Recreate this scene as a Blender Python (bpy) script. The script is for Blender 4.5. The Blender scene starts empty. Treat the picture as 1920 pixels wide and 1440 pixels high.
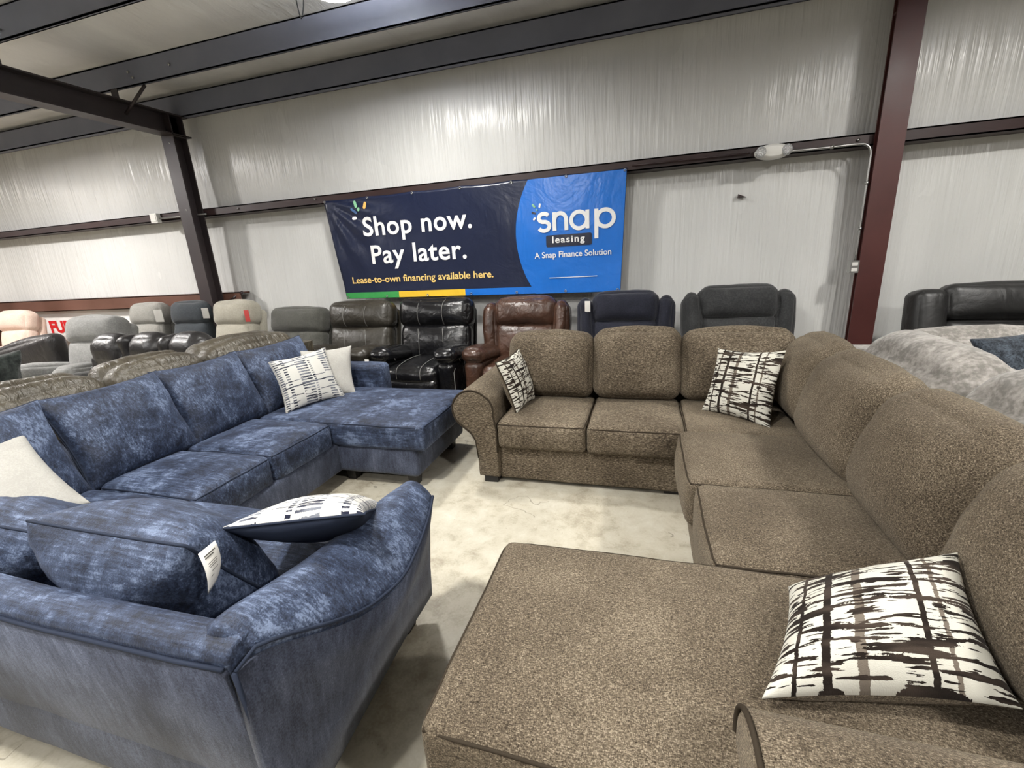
import bpy, bmesh, math, random
import numpy as np
from mathutils import Vector, Matrix, noise

SC = bpy.context.scene
COL = SC.collection
R = math.radians
random.seed(7)

# ------------------------------------------------------------------ camera
def cam_setup():
    y, p, r = R(16.97), R(15.84), R(3.37)
    f = Vector((-math.sin(y) * math.cos(p), math.cos(y) * math.cos(p), -math.sin(p)))
    rt = Vector((math.cos(y), math.sin(y), 0))
    dn = f.cross(rt)
    r2 = rt * math.cos(r) + dn * math.sin(r)
    d2 = -rt * math.sin(r) + dn * math.cos(r)
    m = Matrix.Identity(4)
    for i in range(3):
        m[i][0] = r2[i]; m[i][1] = -d2[i]; m[i][2] = -f[i]
    m[0][3], m[1][3], m[2][3] = 0, 0, 1.55
    c = bpy.data.cameras.new('camera')
    c.sensor_fit = 'HORIZONTAL'; c.sensor_width = 36; c.lens = 836 / 1920 * 36
    c.clip_start = 0.02
    o = bpy.data.objects.new('camera', c); COL.objects.link(o); o.matrix_world = m
    SC.camera = o
cam_setup()

# ------------------------------------------------------------------ world, exposure, lamps
w = bpy.data.worlds.new('world'); SC.world = w; w.use_nodes = True
w.node_tree.nodes['Background'].inputs[0].default_value = (0.9, 0.92, 1, 1)
w.node_tree.nodes['Background'].inputs[1].default_value = 0.02
SC.view_settings.view_transform = 'Standard'
SC.view_settings.look = 'None'
SC.view_settings.exposure = 0.35
SC.view_settings.gamma = 1
SC.view_settings.use_curve_mapping = False
# high bay lamps of the shop: x, y, watts, colour
LAMPS = [(-2.30, 3.52, 64, (1, .97, .92)), (-1.5, .45, 99, (1, .97, .91)),
         (2.9, 2.7, 62, (1, .96, .90)), (3.0, -.6, 110, (1, .96, .91)),
         (-7.9, 2.7, 150, (1, .95, .91)), (-6.6, -.6, 120, (1, .97, .94)),
         (-2.2, -3.0, 130, (1, .97, .93)), (-12.5, 2.4, 150, (1, .92, .86))]
LAMP_Z = 3.54

# ------------------------------------------------------------------ node helper
class S:
    """a socket with arithmetic"""
    def __init__(s, nt, k): s.nt, s.k = nt, k
    def _m(s, op, b=None, c=None, clamp=False):
        n = s.nt.nodes.new('ShaderNodeMath'); n.operation = op; n.use_clamp = clamp
        for i, v in enumerate((s, b, c)):
            if v is None: continue
            if isinstance(v, S): s.nt.links.new(v.k, n.inputs[i])
            else: n.inputs[i].default_value = v
        return S(s.nt, n.outputs[0])
    def __add__(s, b): return s._m('ADD', b)
    def __sub__(s, b): return s._m('SUBTRACT', b)
    def __mul__(s, b): return s._m('MULTIPLY', b)
    def abs(s): return s._m('ABSOLUTE')
    def gt(s, b): return s._m('GREATER_THAN', b)
    def lt(s, b): return s._m('LESS_THAN', b)
    def mx(s, b): return s._m('MAXIMUM', b)
    def mn(s, b): return s._m('MINIMUM', b)
    def fr(s): return s._m('FRACT')
    def fl(s): return s._m('FLOOR')
    def sin(s): return s._m('SINE')
    def step(s, a, b):
        n = s.nt.nodes.new('ShaderNodeMapRange'); n.interpolation_type = 'SMOOTHSTEP'
        s.nt.links.new(s.k, n.inputs[0]); n.inputs[1].default_value = a; n.inputs[2].default_value = b
        return S(s.nt, n.outputs[0])

class Mat:
    def __init__(s, name, color=(.5, .5, .5), rough=.6, metal=0, spec=.5, sheen=0, sheen_tint=None, coat=0):
        s.m = bpy.data.materials.new(name); s.m.use_nodes = True
        s.nt = s.m.node_tree; s.b = s.nt.nodes['Principled BSDF']
        s.b.inputs['Base Color'].default_value = (*color, 1)
        s.b.inputs['Roughness'].default_value = rough
        s.b.inputs['Metallic'].default_value = metal
        s.b.inputs['Specular IOR Level'].default_value = spec
        if sheen:
            s.b.inputs['Sheen Weight'].default_value = sheen
            s.b.inputs['Sheen Roughness'].default_value = .45
            if sheen_tint: s.b.inputs['Sheen Tint'].default_value = (*sheen_tint, 1)
        if coat: s.b.inputs['Coat Weight'].default_value = coat; s.b.inputs['Coat Roughness'].default_value = .15
        s.tc = s.nt.nodes.new('ShaderNodeTexCoord')
    def vec(s, scale=(1, 1, 1), uv=False, rot=(0, 0, 0)):
        n = s.nt.nodes.new('ShaderNodeMapping')
        s.nt.links.new(s.tc.outputs['UV' if uv else 'Object'], n.inputs[0])
        n.inputs[3].default_value = scale; n.inputs[2].default_value = rot
        return n.outputs[0]
    def noise(s, scale=(1, 1, 1), detail=3, rough=.5, uv=False, dist=0, rot=(0, 0, 0)):
        n = s.nt.nodes.new('ShaderNodeTexNoise'); s.nt.links.new(s.vec(scale, uv, rot), n.inputs['Vector'])
        n.inputs['Scale'].default_value = 1; n.inputs['Detail'].default_value = detail
        n.inputs['Roughness'].default_value = rough; n.inputs['Distortion'].default_value = dist
        return S(s.nt, n.outputs['Fac'])
    def voro(s, scale, feature='F1', uv=False):
        n = s.nt.nodes.new('ShaderNodeTexVoronoi'); n.feature = feature
        s.nt.links.new(s.vec(scale, uv), n.inputs['Vector']); n.inputs['Scale'].default_value = 1
        return S(s.nt, n.outputs['Distance'])
    def xyz(s, uv=False):
        n = s.nt.nodes.new('ShaderNodeSeparateXYZ'); s.nt.links.new(s.tc.outputs['UV' if uv else 'Object'], n.inputs[0])
        return [S(s.nt, n.outputs[i]) for i in range(3)]
    def mix(s, f, a, b):
        n = s.nt.nodes.new('ShaderNodeMix'); n.data_type = 'RGBA'
        s.nt.links.new(f.k, n.inputs[0])
        for i, v in ((6, a), (7, b)):
            if isinstance(v, S): s.nt.links.new(v.k, n.inputs[i])
            else: n.inputs[i].default_value = (*v, 1)
        return S(s.nt, n.outputs[2])
    def ramp(s, f, stops):
        n = s.nt.nodes.new('ShaderNodeValToRGB'); s.nt.links.new(f.k, n.inputs[0])
        e = n.color_ramp.elements
        while len(e) < len(stops): e.new(.5)
        for el, (p, c) in zip(e, stops): el.position = p; el.color = (*c, 1)
        return S(s.nt, n.outputs[0])
    def color(s, c): s.nt.links.new(c.k, s.b.inputs['Base Color']); return s
    def rough(s, c): s.nt.links.new(c.k, s.b.inputs['Roughness']); return s
    def bump(s, h, strength=.3, dist=.01):
        n = s.nt.nodes.new('ShaderNodeBump'); s.nt.links.new(h.k, n.inputs['Height'])
        n.inputs['Strength'].default_value = strength; n.inputs['Distance'].default_value = dist
        s.nt.links.new(n.outputs[0], s.b.inputs['Normal']); return s

M = {}
def make_materials():
    # blue crushed chenille; the nap's view-dependent sheen is painted in as mottled colour
    m = Mat('blue_chenille', rough=.62, spec=.35, sheen=.10, sheen_tint=(.6, .7, 1))
    a = m.noise((5, 5, 4), 5, .6, dist=.8); b = m.noise((26, 20, 12), 4, .65, dist=.6); c = m.noise((260, 190, 190), 2)
    st = m.noise((9, 110, 60), 3, .65)
    f = a * .48 + b * .28 + st * .36 + c * .20
    m.color(m.ramp(f, [(.51, (.003, .005, .012)), (.60, (.011, .017, .037)), (.69, (.033, .048, .090)), (.785, (.128, .165, .255))]))
    m.bump(c * .6 + b * .6 + st * .5, .55, .006); M['blue'] = m.m
    m = Mat('blue_chenille_plain', rough=.7, spec=.3, sheen=.08)
    a = m.noise((4, 4, 2.2), 5, .6, dist=.5); b = m.noise((60, 60, 10), 4, .65); c = m.noise((230, 230, 190), 2)
    f = a * .55 + b * .28 + c * .3
    m.color(m.ramp(f, [(.46, (.014, .018, .034)), (.59, (.046, .055, .085)), (.72, (.10, .117, .17))]))
    m.bump(c * .6 + b * .5, .4, .005); M['blue_side'] = m.m
    m = Mat('navy_piping', (.016, .022, .04), .8, spec=.2); M['blue_pipe'] = m.m
    # brown tweed
    def tweed(name, sc, sc2):
        m = Mat(name, rough=.88, spec=.15, sheen=.08, sheen_tint=(1, .9, .75))
        a = m.noise((3.0, 3.0, 3.0), 3); r1 = m.noise(sc, 2, .5, dist=.2); r2 = m.noise(sc2, 2, .5); f1 = m.noise((420, 420, 420), 2, .6)
        f = a * .18 + r1 * .42 + r2 * .30 + f1 * .30
        m.color(m.ramp(f, [(.47, (.022, .016, .010)), (.56, (.074, .057, .039)), (.63, (.125, .100, .070)), (.74, (.30, .25, .185))]))
        m.bump(r1 * .7 + f1 * .5 + r2 * .4, .6, .005); return m.m
    M['brown'] = tweed('brown_tweed', (60, 170, 170), (280, 120, 120))
    M['brown_right'] = tweed('brown_tweed_cross', (130, 380, 300), (420, 160, 210))
    M['brown_pipe'] = Mat('dark_brown_piping', (.035, .027, .019), .9, spec=.1).m
    M['leg'] = Mat('black_wood_leg', (.012, .011, .011), .45).m
    # plain cloths
    def cloth(name, c1, c2, sc=60, big=4, sheen=.25, rough=.85, lo=.42, hi=.62, bump=.35):
        m = Mat(name, rough=rough, spec=.25, sheen=sheen)
        a = m.noise((big, big, big), 4, .6, dist=.4); b = m.noise((sc, sc, sc), 3, .6)
        f = a * .5 + b * .5
        m.color(m.ramp(f, [(lo, c1), (hi, c2)])); m.bump(b, bump, .006); return m.m
    M['grey_sofa'] = cloth('pale_grey_chenille', (.17, .16, .145), (.37, .345, .32), 45, 9)
    M['grey_velvet'] = cloth('pale_grey_velvet', (.34, .33, .305), (.40, .39, .36), 120, 6, .1)
    M['greengrey'] = cloth('greenish_grey_suede', (.060, .060, .052), (.095, .094, .082), 80)
    M['charcoal'] = cloth('charcoal_suede', (.024, .025, .026), (.050, .051, .052), 70)
    M['navy'] = cloth('navy_suede', (.009, .010, .018), (.020, .022, .036), 90)
    M['navy_pillow'] = cloth('navy_flecked_chenille', (.006, .009, .014), (.055, .07, .09), 130, 30, .2)
    M['lightgrey'] = cloth('light_grey_suede', (.17, .17, .165), (.25, .25, .24), 60)
    M['stonegrey'] = cloth('stone_grey_suede', (.23, .225, .205), (.30, .29, .265), 60)
    M['slate'] = cloth('slate_suede', (.030, .036, .042), (.048, .056, .064), 60)
    M['cream'] = cloth('cream_suede', (.36, .34, .28), (.45, .42, .35), 60)
    M['blush'] = cloth('blush_suede', (.62, .48, .40), (.74, .58, .49), 60)
    M['fur'] = cloth('dark_green_grey_fur', (.008, .011, .010), (.05, .06, .055), 40, 12, .3, lo=.38, hi=.68, bump=1)
    M['dark_cloth'] = cloth('dark_grey_cloth', (.014, .014, .014), (.036, .035, .034), 70)
    # leathers
    def leather(name, c1, c2, rough, sc=9, bump=.35, coat=0, stretch=(1, 1, 1)):
        m = Mat(name, rough=rough, spec=.5, coat=coat)
        a = m.noise((sc * stretch[0], sc * stretch[1], sc * stretch[2]), 4, .55, dist=.9)
        b = m.noise((260, 260, 260), 2); c = m.noise((3, 3, 3), 3)
        m.color(m.ramp(c * .7 + a * .3, [(.35, c1), (.68, c2)]))
        m.bump(a + b * .06, bump, .03); return m.m
    M['black_leather'] = leather('black_leather', (.004, .004, .005), (.008, .008, .009), .21)
    M['taupe_leather'] = leather('taupe_leather', (.022, .019, .014), (.042, .037, .029), .36)
    M['brown_leather'] = leather('brown_leather', (.036, .018, .012), (.085, .042, .027), .24, 9, .5)
    M['bronze_leather'] = leather('bronze_leather', (.042, .035, .024), (.085, .073, .052), .30, 8, .8, 0, (1, 2.6, 1))
    M['dark_leather'] = leather('dark_leather', (.012, .011, .012), (.026, .024, .024), .36)
    M['char_leather'] = leather('charcoal_leather', (.014, .014, .014), (.028, .028, .028), .42, 5)
    M['tan_leather'] = leather('chestnut_leather', (.12, .05, .028), (.22, .10, .055), .4)
    M['stitch'] = Mat('pale_stitching', (.24, .24, .225), .8).m
    M['dark'] = Mat('black_void_fabric', (.006, .006, .006), .9).m
    # shell
    m = Mat('white_vinyl_insulation', rough=.38, spec=.5)
    x, y, z = m.xyz()
    a = m.noise((9, 1, .55), 3, .55, dist=.25); b = m.noise((34, 1, 1.0), 3, .6, dist=.3); c = m.noise((1.3, 1, .9), 2); d = m.noise((80, 80, 30), 2)
    m.color(m.ramp(c, [(.3, (.66, .665, .65)), (.7, (.74, .742, .725))]))
    m.bump(a * 1.0 + b * .42 + d * .012, .40, .05)
    m.rough(m.noise((2, 1, 1), 2) * .16 + .17); M['wall'] = m.m
    m = Mat('white_vinyl_roof_liner', rough=.42)
    a = m.noise((3, .9, 1), 3, .5, dist=.6); b = m.noise((18, 5, 1), 3, .55, dist=.6)
    m.color(m.ramp(a, [(.3, (.68, .68, .67)), (.7, (.76, .76, .745))]))
    m.bump(a + b * .3, .5, .05); M['roof'] = m.m
    m = Mat('plain_white_panel', (.6, .6, .58), .6); M['plain_wall'] = m.m
    m = Mat('sealed_concrete', rough=.45, spec=.4)
    a = m.noise((1.2, 1.2, 1), 6, .62, dist=.5); b = m.noise((9, 9, 1), 5, .65, dist=.3); c = m.noise((95, 95, 1), 2)
    sp = m.voro((34, 34, 1)); cr = m.noise((.55, .8, 1), 5, .5, dist=.15)
    base = m.ramp(a * .5 + b * .4 + c * .1, [(.40, (.30, .265, .20)), (.5, (.46, .425, .34)), (.64, (.56, .535, .455))])
    spk = sp.lt(.10) * m.noise((5, 5, 1), 2).gt(.56)
    crk = (cr - .53).abs().lt(.0009) * m.noise((.9, 1.1, 1), 2).gt(.52)
    col = m.mix(spk * .55, base, (.2, .175, .13)); col = m.mix(crk * .55, col, (.14, .12, .09))
    m.color(col); m.bump(b * .4 + c * .3, .15, .01); m.rough(a * .25 + .34); M['floor'] = m.m
    def steel(name, c1, c2):
        m = Mat(name, rough=.42, spec=.5)
        a = m.noise((2, 2, 2), 4, .6); m.color(m.ramp(a, [(.3, c1), (.7, c2)])); m.rough(a * .25 + .35); return m.m
    M['purlin'] = steel('slate_painted_steel', (.150, .160, .208), (.19, .20, .252))
    M['steel'] = steel('dark_primer_steel', (.034, .026, .028), (.050, .038, .039))
    M['red_steel'] = steel('red_oxide_steel', (.052, .012, .010), (.080, .019, .016))
    M['girt'] = steel('dark_red_oxide_girt', (.020, .009, .009), (.034, .014, .013))
    M['rust_girt'] = steel('brown_oxide_girt', (.10, .045, .03), (.15, .07, .05))
    M['galv'] = Mat('galvanised_conduit', (.42, .42, .41), .35, 1).m
    M['white_plastic'] = Mat('white_plastic', (.75, .74, .70), .4).m
    m = Mat('clear_lens', (.62, .63, .64), .15, .6); v = m.voro((110, 110, 110)); m.bump(v, .6, .01); M['lens'] = m.m
    M['paper'] = Mat('white_paper', (.80, .78, .73), .7).m
    M['ink'] = Mat('dark_ink', (.06, .055, .05), .7).m
    M['faint_ink'] = Mat('grey_ink', (.33, .32, .30), .7).m
    M['red_paper'] = Mat('red_paper', (.5, .05, .045), .6).m
    e = Mat('lamp_diffuser', (1, 1, 1)); e.b.inputs['Emission Color'].default_value = (1, .97, .92, 1); e.b.inputs['Emission Strength'].default_value = 14; M['lamp'] = e.m
    # banner vinyl
    def vinyl(name, c, sp=.3):
        m = Mat(name, c, sp); a = m.noise((2.6, 1, 2.2), 4, .55, dist=1.0); b = m.noise((9, 1, 2.5), 3, .5, dist=.4)
        m.bump(a + b * .4, .22, .05); return m.m
    M['v_navy'] = vinyl('navy_vinyl', (.009, .014, .040)); M['v_blue'] = vinyl('bright_blue_vinyl', (.010, .155, .60))
    M['v_green'] = vinyl('green_vinyl', (.045, .30, .075)); M['v_yellow'] = vinyl('yellow_vinyl', (.78, .50, .035))
    M['v_white'] = vinyl('white_print', (.86, .86, .85)); M['v_gold'] = vinyl('gold_print', (.88, .60, .20))
    M['v_mint'] = vinyl('mint_print', (.22, .48, .28)); M['v_orange'] = vinyl('orange_print', (.88, .46, .12))
    M['v_steel'] = vinyl('dusk_blue_print', (.07, .15, .33)); M['v_box'] = vinyl('dark_navy_print', (.018, .022, .045))
    M['v_sign'] = vinyl('white_sign', (.85, .84, .82)); M['v_red'] = vinyl('red_print', (.65, .02, .025))
    # brown ikat pillow print
    m = Mat('ivory_pillow_with_brown_brush_stripes', rough=.9, spec=.15, sheen=.04)
    u, v, _ = m.xyz(True)
    rag = m.noise((60, 60, 1), 3, .7, True) - .5
    n1 = m.noise((2.3, 17, 1), 2, .5, True) + rag * .10
    n2 = m.noise((5.5, 34, 1), 2, .5, True) + rag * .10
    band = m.noise((.9, 5, 1), 1, .5, True)
    s1 = n1.gt(.553); s2 = (n2 + band * .16).gt(.635)
    lines = None
    for u0, wd in ((.13, .011), (.27, .020), (.70, .014)):
        wob = (m.noise((1, 6, 1), 3, .6, True) - .5) * .05
        l = (u - u0 + wob + rag * .012).abs().lt(wd); lines = l if lines is None else lines.mx(l)
    grey = (u - .42 + (m.noise((1, 4, 1), 3, .6, True) - .5) * .05 + rag * .02).abs().lt(.022)
    grey = grey.mx((u - .79 + rag * .02 + (m.noise((1, 5, 1), 3, .6, True) - .5) * .05).abs().lt(.011))
    dia = ((v - .66).abs() + ((u * 9).fr() - .5).abs() * .055).lt(.019) * m.noise((4, 2, 1), 1, .5, True).gt(.47)
    dark = s1.mx(s2).mx(lines).mx(dia)
    tone = m.mix(m.noise((3, 9, 1), 2, .5, True).step(.42, .62), (.012, .008, .006), (.048, .035, .027))
    col = m.mix(grey, m.mix(m.noise((8, 8, 1), 2, .5, True), (.52, .505, .44), (.59, .575, .51)), (.15, .125, .10))
    col = m.mix(dark, col, tone); m.color(col); m.bump(m.noise((170, 170, 1), 2, .5, True), .3, .004); M['ikat'] = m.m
    # blue dashed pillow print
    m = Mat('ivory_pillow_with_navy_dashes', rough=.9, spec=.15, sheen=.04)
    u, v, _ = m.xyz(True)
    rag = m.noise((45, 45, 1), 3, .6, True) - .5
    dash = None
    for a, b, per, off in ((.0, .06, 24, .1), (.115, .175, 20, .2), (.33, .52, 19, .0), (.545, .585, 24, .3), (.78, .91, 20, .5), (.95, .998, 22, .2)):
        ind = (u + rag * .02 - (a + b) / 2).abs().lt((b - a) / 2)
        d = ((v * per + off + u * 1.5).fr() - .5 + rag * .35).abs().lt(.24) * ind
        d = d * m.noise((3, 5 + a * 4, 1), 1, .5, True).gt(.34 + off * .1)
        dash = d if dash is None else dash.mx(d)
    ln = None
    for v0, wd, lo in ((.12, .006, .45), (.235, .007, .45), (.40, .011, .30), (.50, .006, .40), (.80, .010, .40), (.89, .010, .40)):
        l = (v - v0 + (m.noise((5, 1, 1), 2, .5, True) - .5) * .03 + rag * .008).abs().lt(wd) * m.noise((2.6, 8 * v0 + 3, 1), 1, .5, True).gt(lo)
        ln = l if ln is None else ln.mx(l)
    tone = m.mix(m.noise((4, 5, 1), 2, .5, True).step(.4, .62), (.012, .014, .03), (.16, .17, .20))
    m.color(m.mix(dash.mx(ln), m.mix(m.noise((6, 6, 1), 2, .5, True), (.50, .49, .455), (.57, .56, .525)), tone))
    m.bump(m.noise((150, 150, 1), 2, .5, True), .3, .004); M['dash'] = m.m
make_materials()

# ------------------------------------------------------------------ object helpers
def link(name, verts, faces, mats, parent=None, smooth=True, uvs=None, fmat=None):
    me = bpy.data.meshes.new(name); me.from_pydata([tuple(map(float, v)) for v in verts], [], [tuple(f) for f in faces])
    for mt in (mats if isinstance(mats, (list, tuple)) else [mats]): me.materials.append(mt)
    if smooth: me.polygons.foreach_set('use_smooth', [True] * len(me.polygons))
    if fmat is not None: me.polygons.foreach_set('material_index', fmat)
    if uvs is not None:
        l = me.uv_layers.new(name='uv'); idx = [me.loops[i].vertex_index for i in range(len(me.loops))]
        for i, vi in enumerate(idx): l.data[i].uv = uvs[vi]
    me.update()
    o = bpy.data.objects.new(name, me); COL.objects.link(o)
    if parent is not None: o.parent = parent
    return o
def tag(o, label=None, cat=None, group=None, kind=None):
    if label: o['label'] = label
    if cat: o['category'] = cat
    if group: o['group'] = group
    if kind: o['kind'] = kind
    return o
def thing(name, label, cat, loc=(0, 0, 0), rz=0, group=None):
    o = bpy.data.objects.new(name, None); COL.objects.link(o); o.empty_display_size = .1
    o.location = loc; o.rotation_euler = (0, 0, rz)
    return tag(o, label, cat, group)
def struct(o): o['kind'] = 'structure'; return o

def boxmesh(b):     # list of (x0,x1,y0,y1,z0,z1)
    V, F = [], []
    for x0, x1, y0, y1, z0, z1 in b:
        k = len(V)
        V += [(x, y, z) for z in (z0, z1) for y in (y0, y1) for x in (x0, x1)]
        F += [(k, k + 2, k + 3, k + 1), (k + 4, k + 5, k + 7, k + 6), (k, k + 1, k + 5, k + 4), (k + 2, k + 6, k + 7, k + 3), (k, k + 4, k + 6, k + 2), (k + 1, k + 3, k + 7, k + 5)]
    return V, F
def boxes(name, b, mat, parent=None): return link(name, *boxmesh(b), mat, parent, smooth=False)

def axis(h, r, n, k=4):
    r = min(r, h * .999)
    out = [-h + r - r * math.cos(R(90 * i / k)) * 1.0 for i in range(k)]   # -h .. -h+r
    out = [-h + r * (1 - math.cos(R(90 * i / k))) for i in range(k)]
    mid = list(np.linspace(-(h - r), h - r, n + 1))
    return out + mid + [-v for v in reversed(out)]
def softmap(P, h, r, puff, ns, seed):
    """rounded box + puffed faces + soft lumps; P on the box surface"""
    h = np.array(h); q = np.clip(P, -(h - r), h - r); d = P - q
    L = np.linalg.norm(d, axis=1, keepdims=True); L[L == 0] = 1
    # cube-corner parameter to direction
    Q = q + d / L * r
    u = P / h
    one = np.clip(1 - u ** 2, 0, 1)
    out = Q.copy()
    for a in range(3):
        b, c = (a + 1) % 3, (a + 2) % 3
        pu = puff[a]
        neg, pos = pu if isinstance(pu, (tuple, list)) else (pu, pu)
        wgt = one[:, b] * one[:, c] * np.abs(u[:, a]) ** 1.4 * 1.15
        out[:, a] += np.where(u[:, a] > 0, pos, -neg) * wgt
    if ns:
        for i in range(len(out)):
            p = Vector(Q[i]) * 4.5 + Vector((seed * 3.1, seed * 1.7, seed))
            n3 = noise.noise_vector(p) * ns + noise.noise_vector(p * 2.7) * ns * .45
            out[i] += n3
    return out
_seed = [0]
def softbox(name, c, size, r, mat, parent=None, puff=(.02, .02, .02), rot=(0, 0, 0), n=(12, 12, 8), ns=.004, pipes=None, pmat=None, pr=.0045, warp=None, label=None):
    """puffy rounded box. pipes: list of (axis, sign) faces that carry a welt round their edge"""
    _seed[0] += 1; seed = _seed[0]
    h = np.array(size) / 2
    ax = [axis(h[i], r, n[i]) for i in range(3)]
    idx, V, F = {}, [], []
    def vid(i, j, k):
        key = (i, j, k)
        if key not in idx: idx[key] = len(V); V.append((ax[0][i], ax[1][j], ax[2][k]))
        return idx[key]
    N = [len(a) - 1 for a in ax]
    for i in range(N[0]):
        for j in range(N[1]):
            F.append((vid(i, j, 0), vid(i, j + 1, 0), vid(i + 1, j + 1, 0), vid(i + 1, j, 0)))
            F.append((vid(i, j, N[2]), vid(i + 1, j, N[2]), vid(i + 1, j + 1, N[2]), vid(i, j + 1, N[2])))
    for i in range(N[0]):
        for k in range(N[2]):
            F.append((vid(i, 0, k), vid(i + 1, 0, k), vid(i + 1, 0, k + 1), vid(i, 0, k + 1)))
            F.append((vid(i, N[1], k), vid(i, N[1], k + 1), vid(i + 1, N[1], k + 1), vid(i + 1, N[1], k)))
    for j in range(N[1]):
        for k in range(N[2]):
            F.append((vid(0, j, k), vid(0, j, k + 1), vid(0, j + 1, k + 1), vid(0, j + 1, k)))
            F.append((vid(N[0], j, k), vid(N[0], j + 1, k), vid(N[0], j + 1, k + 1), vid(N[0], j, k + 1)))
    from mathutils import Euler
    RM = np.array(Euler(rot).to_matrix()); C = np.array(c, float)
    def full(P):
        Q = softmap(P, h, r, puff, ns, seed)
        if warp: Q = warp(Q, P / h)
        return Q @ RM.T + C
    o = link(name, full(np.array(V)), F, mat, parent)
    if label: o['label'] = label
    for (a, s) in (pipes or []):
        b, cc = (a + 1) % 3, (a + 2) % 3
        rr = r * .6; path = []
        hb, hc = h[b] - 1e-4, h[cc] - 1e-4
        pts = []
        m = 14
        for t in np.linspace(-1, 1, m, endpoint=False): pts.append((t * hb, -hc))
        for t in np.linspace(-1, 1, m, endpoint=False): pts.append((hb, t * hc))
        for t in np.linspace(1, -1, m, endpoint=False): pts.append((t * hb, hc))
        for t in np.linspace(1, -1, m, endpoint=False): pts.append((-hb, t * hc))
        PP = np.zeros((len(pts), 3))
        PP[:, b] = [p[0] for p in pts]; PP[:, cc] = [p[1] for p in pts]; PP[:, a] = s * (h[a] - r * .30)
        tube('piping', [tuple(p) for p in full(PP)], pr, pmat, o, closed=True)
    return o

def tube_geo(pts, r, sides=6, closed=False):
    P = [Vector(p) for p in pts]; n = len(P); V, F = [], []
    rad = r if isinstance(r, (list, tuple)) else [r] * n
    up = None
    for i in range(n):
        a = P[(i - 1) % n] if (closed or i > 0) else P[i]; b = P[(i + 1) % n] if (closed or i < n - 1) else P[i]
        t = (b - a); t = t.normalized() if t.length > 1e-9 else Vector((0, 0, 1))
        if up is None: up = t.orthogonal().normalized()
        up = (up - t * up.dot(t)); up = up.normalized() if up.length > 1e-6 else t.orthogonal().normalized()
        sd = t.cross(up)
        for k in range(sides):
            an = 2 * math.pi * k / sides
            V.append(P[i] + (up * math.cos(an) + sd * math.sin(an)) * rad[i])
    for i in range(n if closed else n - 1):
        for k in range(sides):
            a, b = i * sides, ((i + 1) % n) * sides; k2 = (k + 1) % sides
            F.append((a + k, a + k2, b + k2, b + k))
    if not closed:
        F.append(tuple(reversed(range(sides)))); F.append(tuple(range((n - 1) * sides, n * sides)))
    return V, F
def tube(name, pts, r, mat, parent=None, sides=6, closed=False):
    return link(name, *tube_geo(pts, r, sides, closed), mat, parent)
def join(*geos):
    V, F = [], []
    for v, f in geos:
        k = len(V); V += list(v); F += [tuple(i + k for i in q) for q in f]
    return V, F
def smoothpath(pts, n=8, closed=False):
    P = [Vector(p) for p in pts]; out = []; N = len(P)
    for i in range(N if closed else N - 1):
        g = lambda k: P[k % N] if closed else P[max(0, min(N - 1, k))]
        p0, p1, p2, p3 = g(i - 1), g(i), g(i + 1), g(i + 2)
        for s in range(n):
            t = s / n
            out.append(.5 * ((2 * p1) + (p2 - p0) * t + (2 * p0 - 5 * p1 + 4 * p2 - p3) * t * t + (3 * p1 - p0 - 3 * p2 + p3) * t ** 3))
    if not closed: out.append(P[-1])
    return out
def loft(name, rings, mat, parent=None, caps=True, bev=0.012, smooth=True):
    """rings: list of equal-length closed point loops"""
    n = len(rings[0]); rs = [list(map(Vector, r)) for r in rings]
    if caps and bev:
        def inset(r, nxt):
            c = sum(r, Vector()) / n; d = (r[0] - nxt[0]); ax = (c - sum(nxt, Vector()) / n).normalized()
            a = [c + (p - c) * (1 - bev / max((p - c).length, bev * 2)) + ax * bev for p in r]
            b = [c + (p - c) * (1 - 2.2 * bev / max((p - c).length, bev * 3)) + ax * bev * 1.25 for p in r]
            return [b, a]
        rs = inset(rs[0], rs[1]) + rs + list(reversed(inset(rs[-1], rs[-2])))
    V = [p for r in rs for p in r]; F = []
    for i in range(len(rs) - 1):
        for k in range(n):
            k2 = (k + 1) % n
            F.append((i * n + k, i * n + k2, (i + 1) * n + k2, (i + 1) * n + k))
    if caps: F.append(tuple(reversed(range(n)))); F.append(tuple(range((len(rs) - 1) * n, len(rs) * n)))
    o = link(name, V, F, mat, parent, smooth)
    bm = bmesh.new(); bm.from_mesh(o.data); bmesh.ops.recalc_face_normals(bm, faces=bm.faces); bm.to_mesh(o.data); bm.free()
    return o

def leg(x, y, par, h=.1, w=.05, mat=None, tap=.75):
    t = w * tap
    V = [(x - t, y - t, 0), (x + t, y - t, 0), (x + t, y + t, 0), (x - t, y + t, 0), (x - w, y - w, h), (x + w, y - w, h), (x + w, y + w, h), (x - w, y + w, h)]
    F = [(3, 2, 1, 0), (4, 5, 6, 7), (0, 1, 5, 4), (1, 2, 6, 5), (2, 3, 7, 6), (3, 0, 4, 7)]
    return link('leg', V, F, mat or M['leg'], par, smooth=False)

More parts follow.
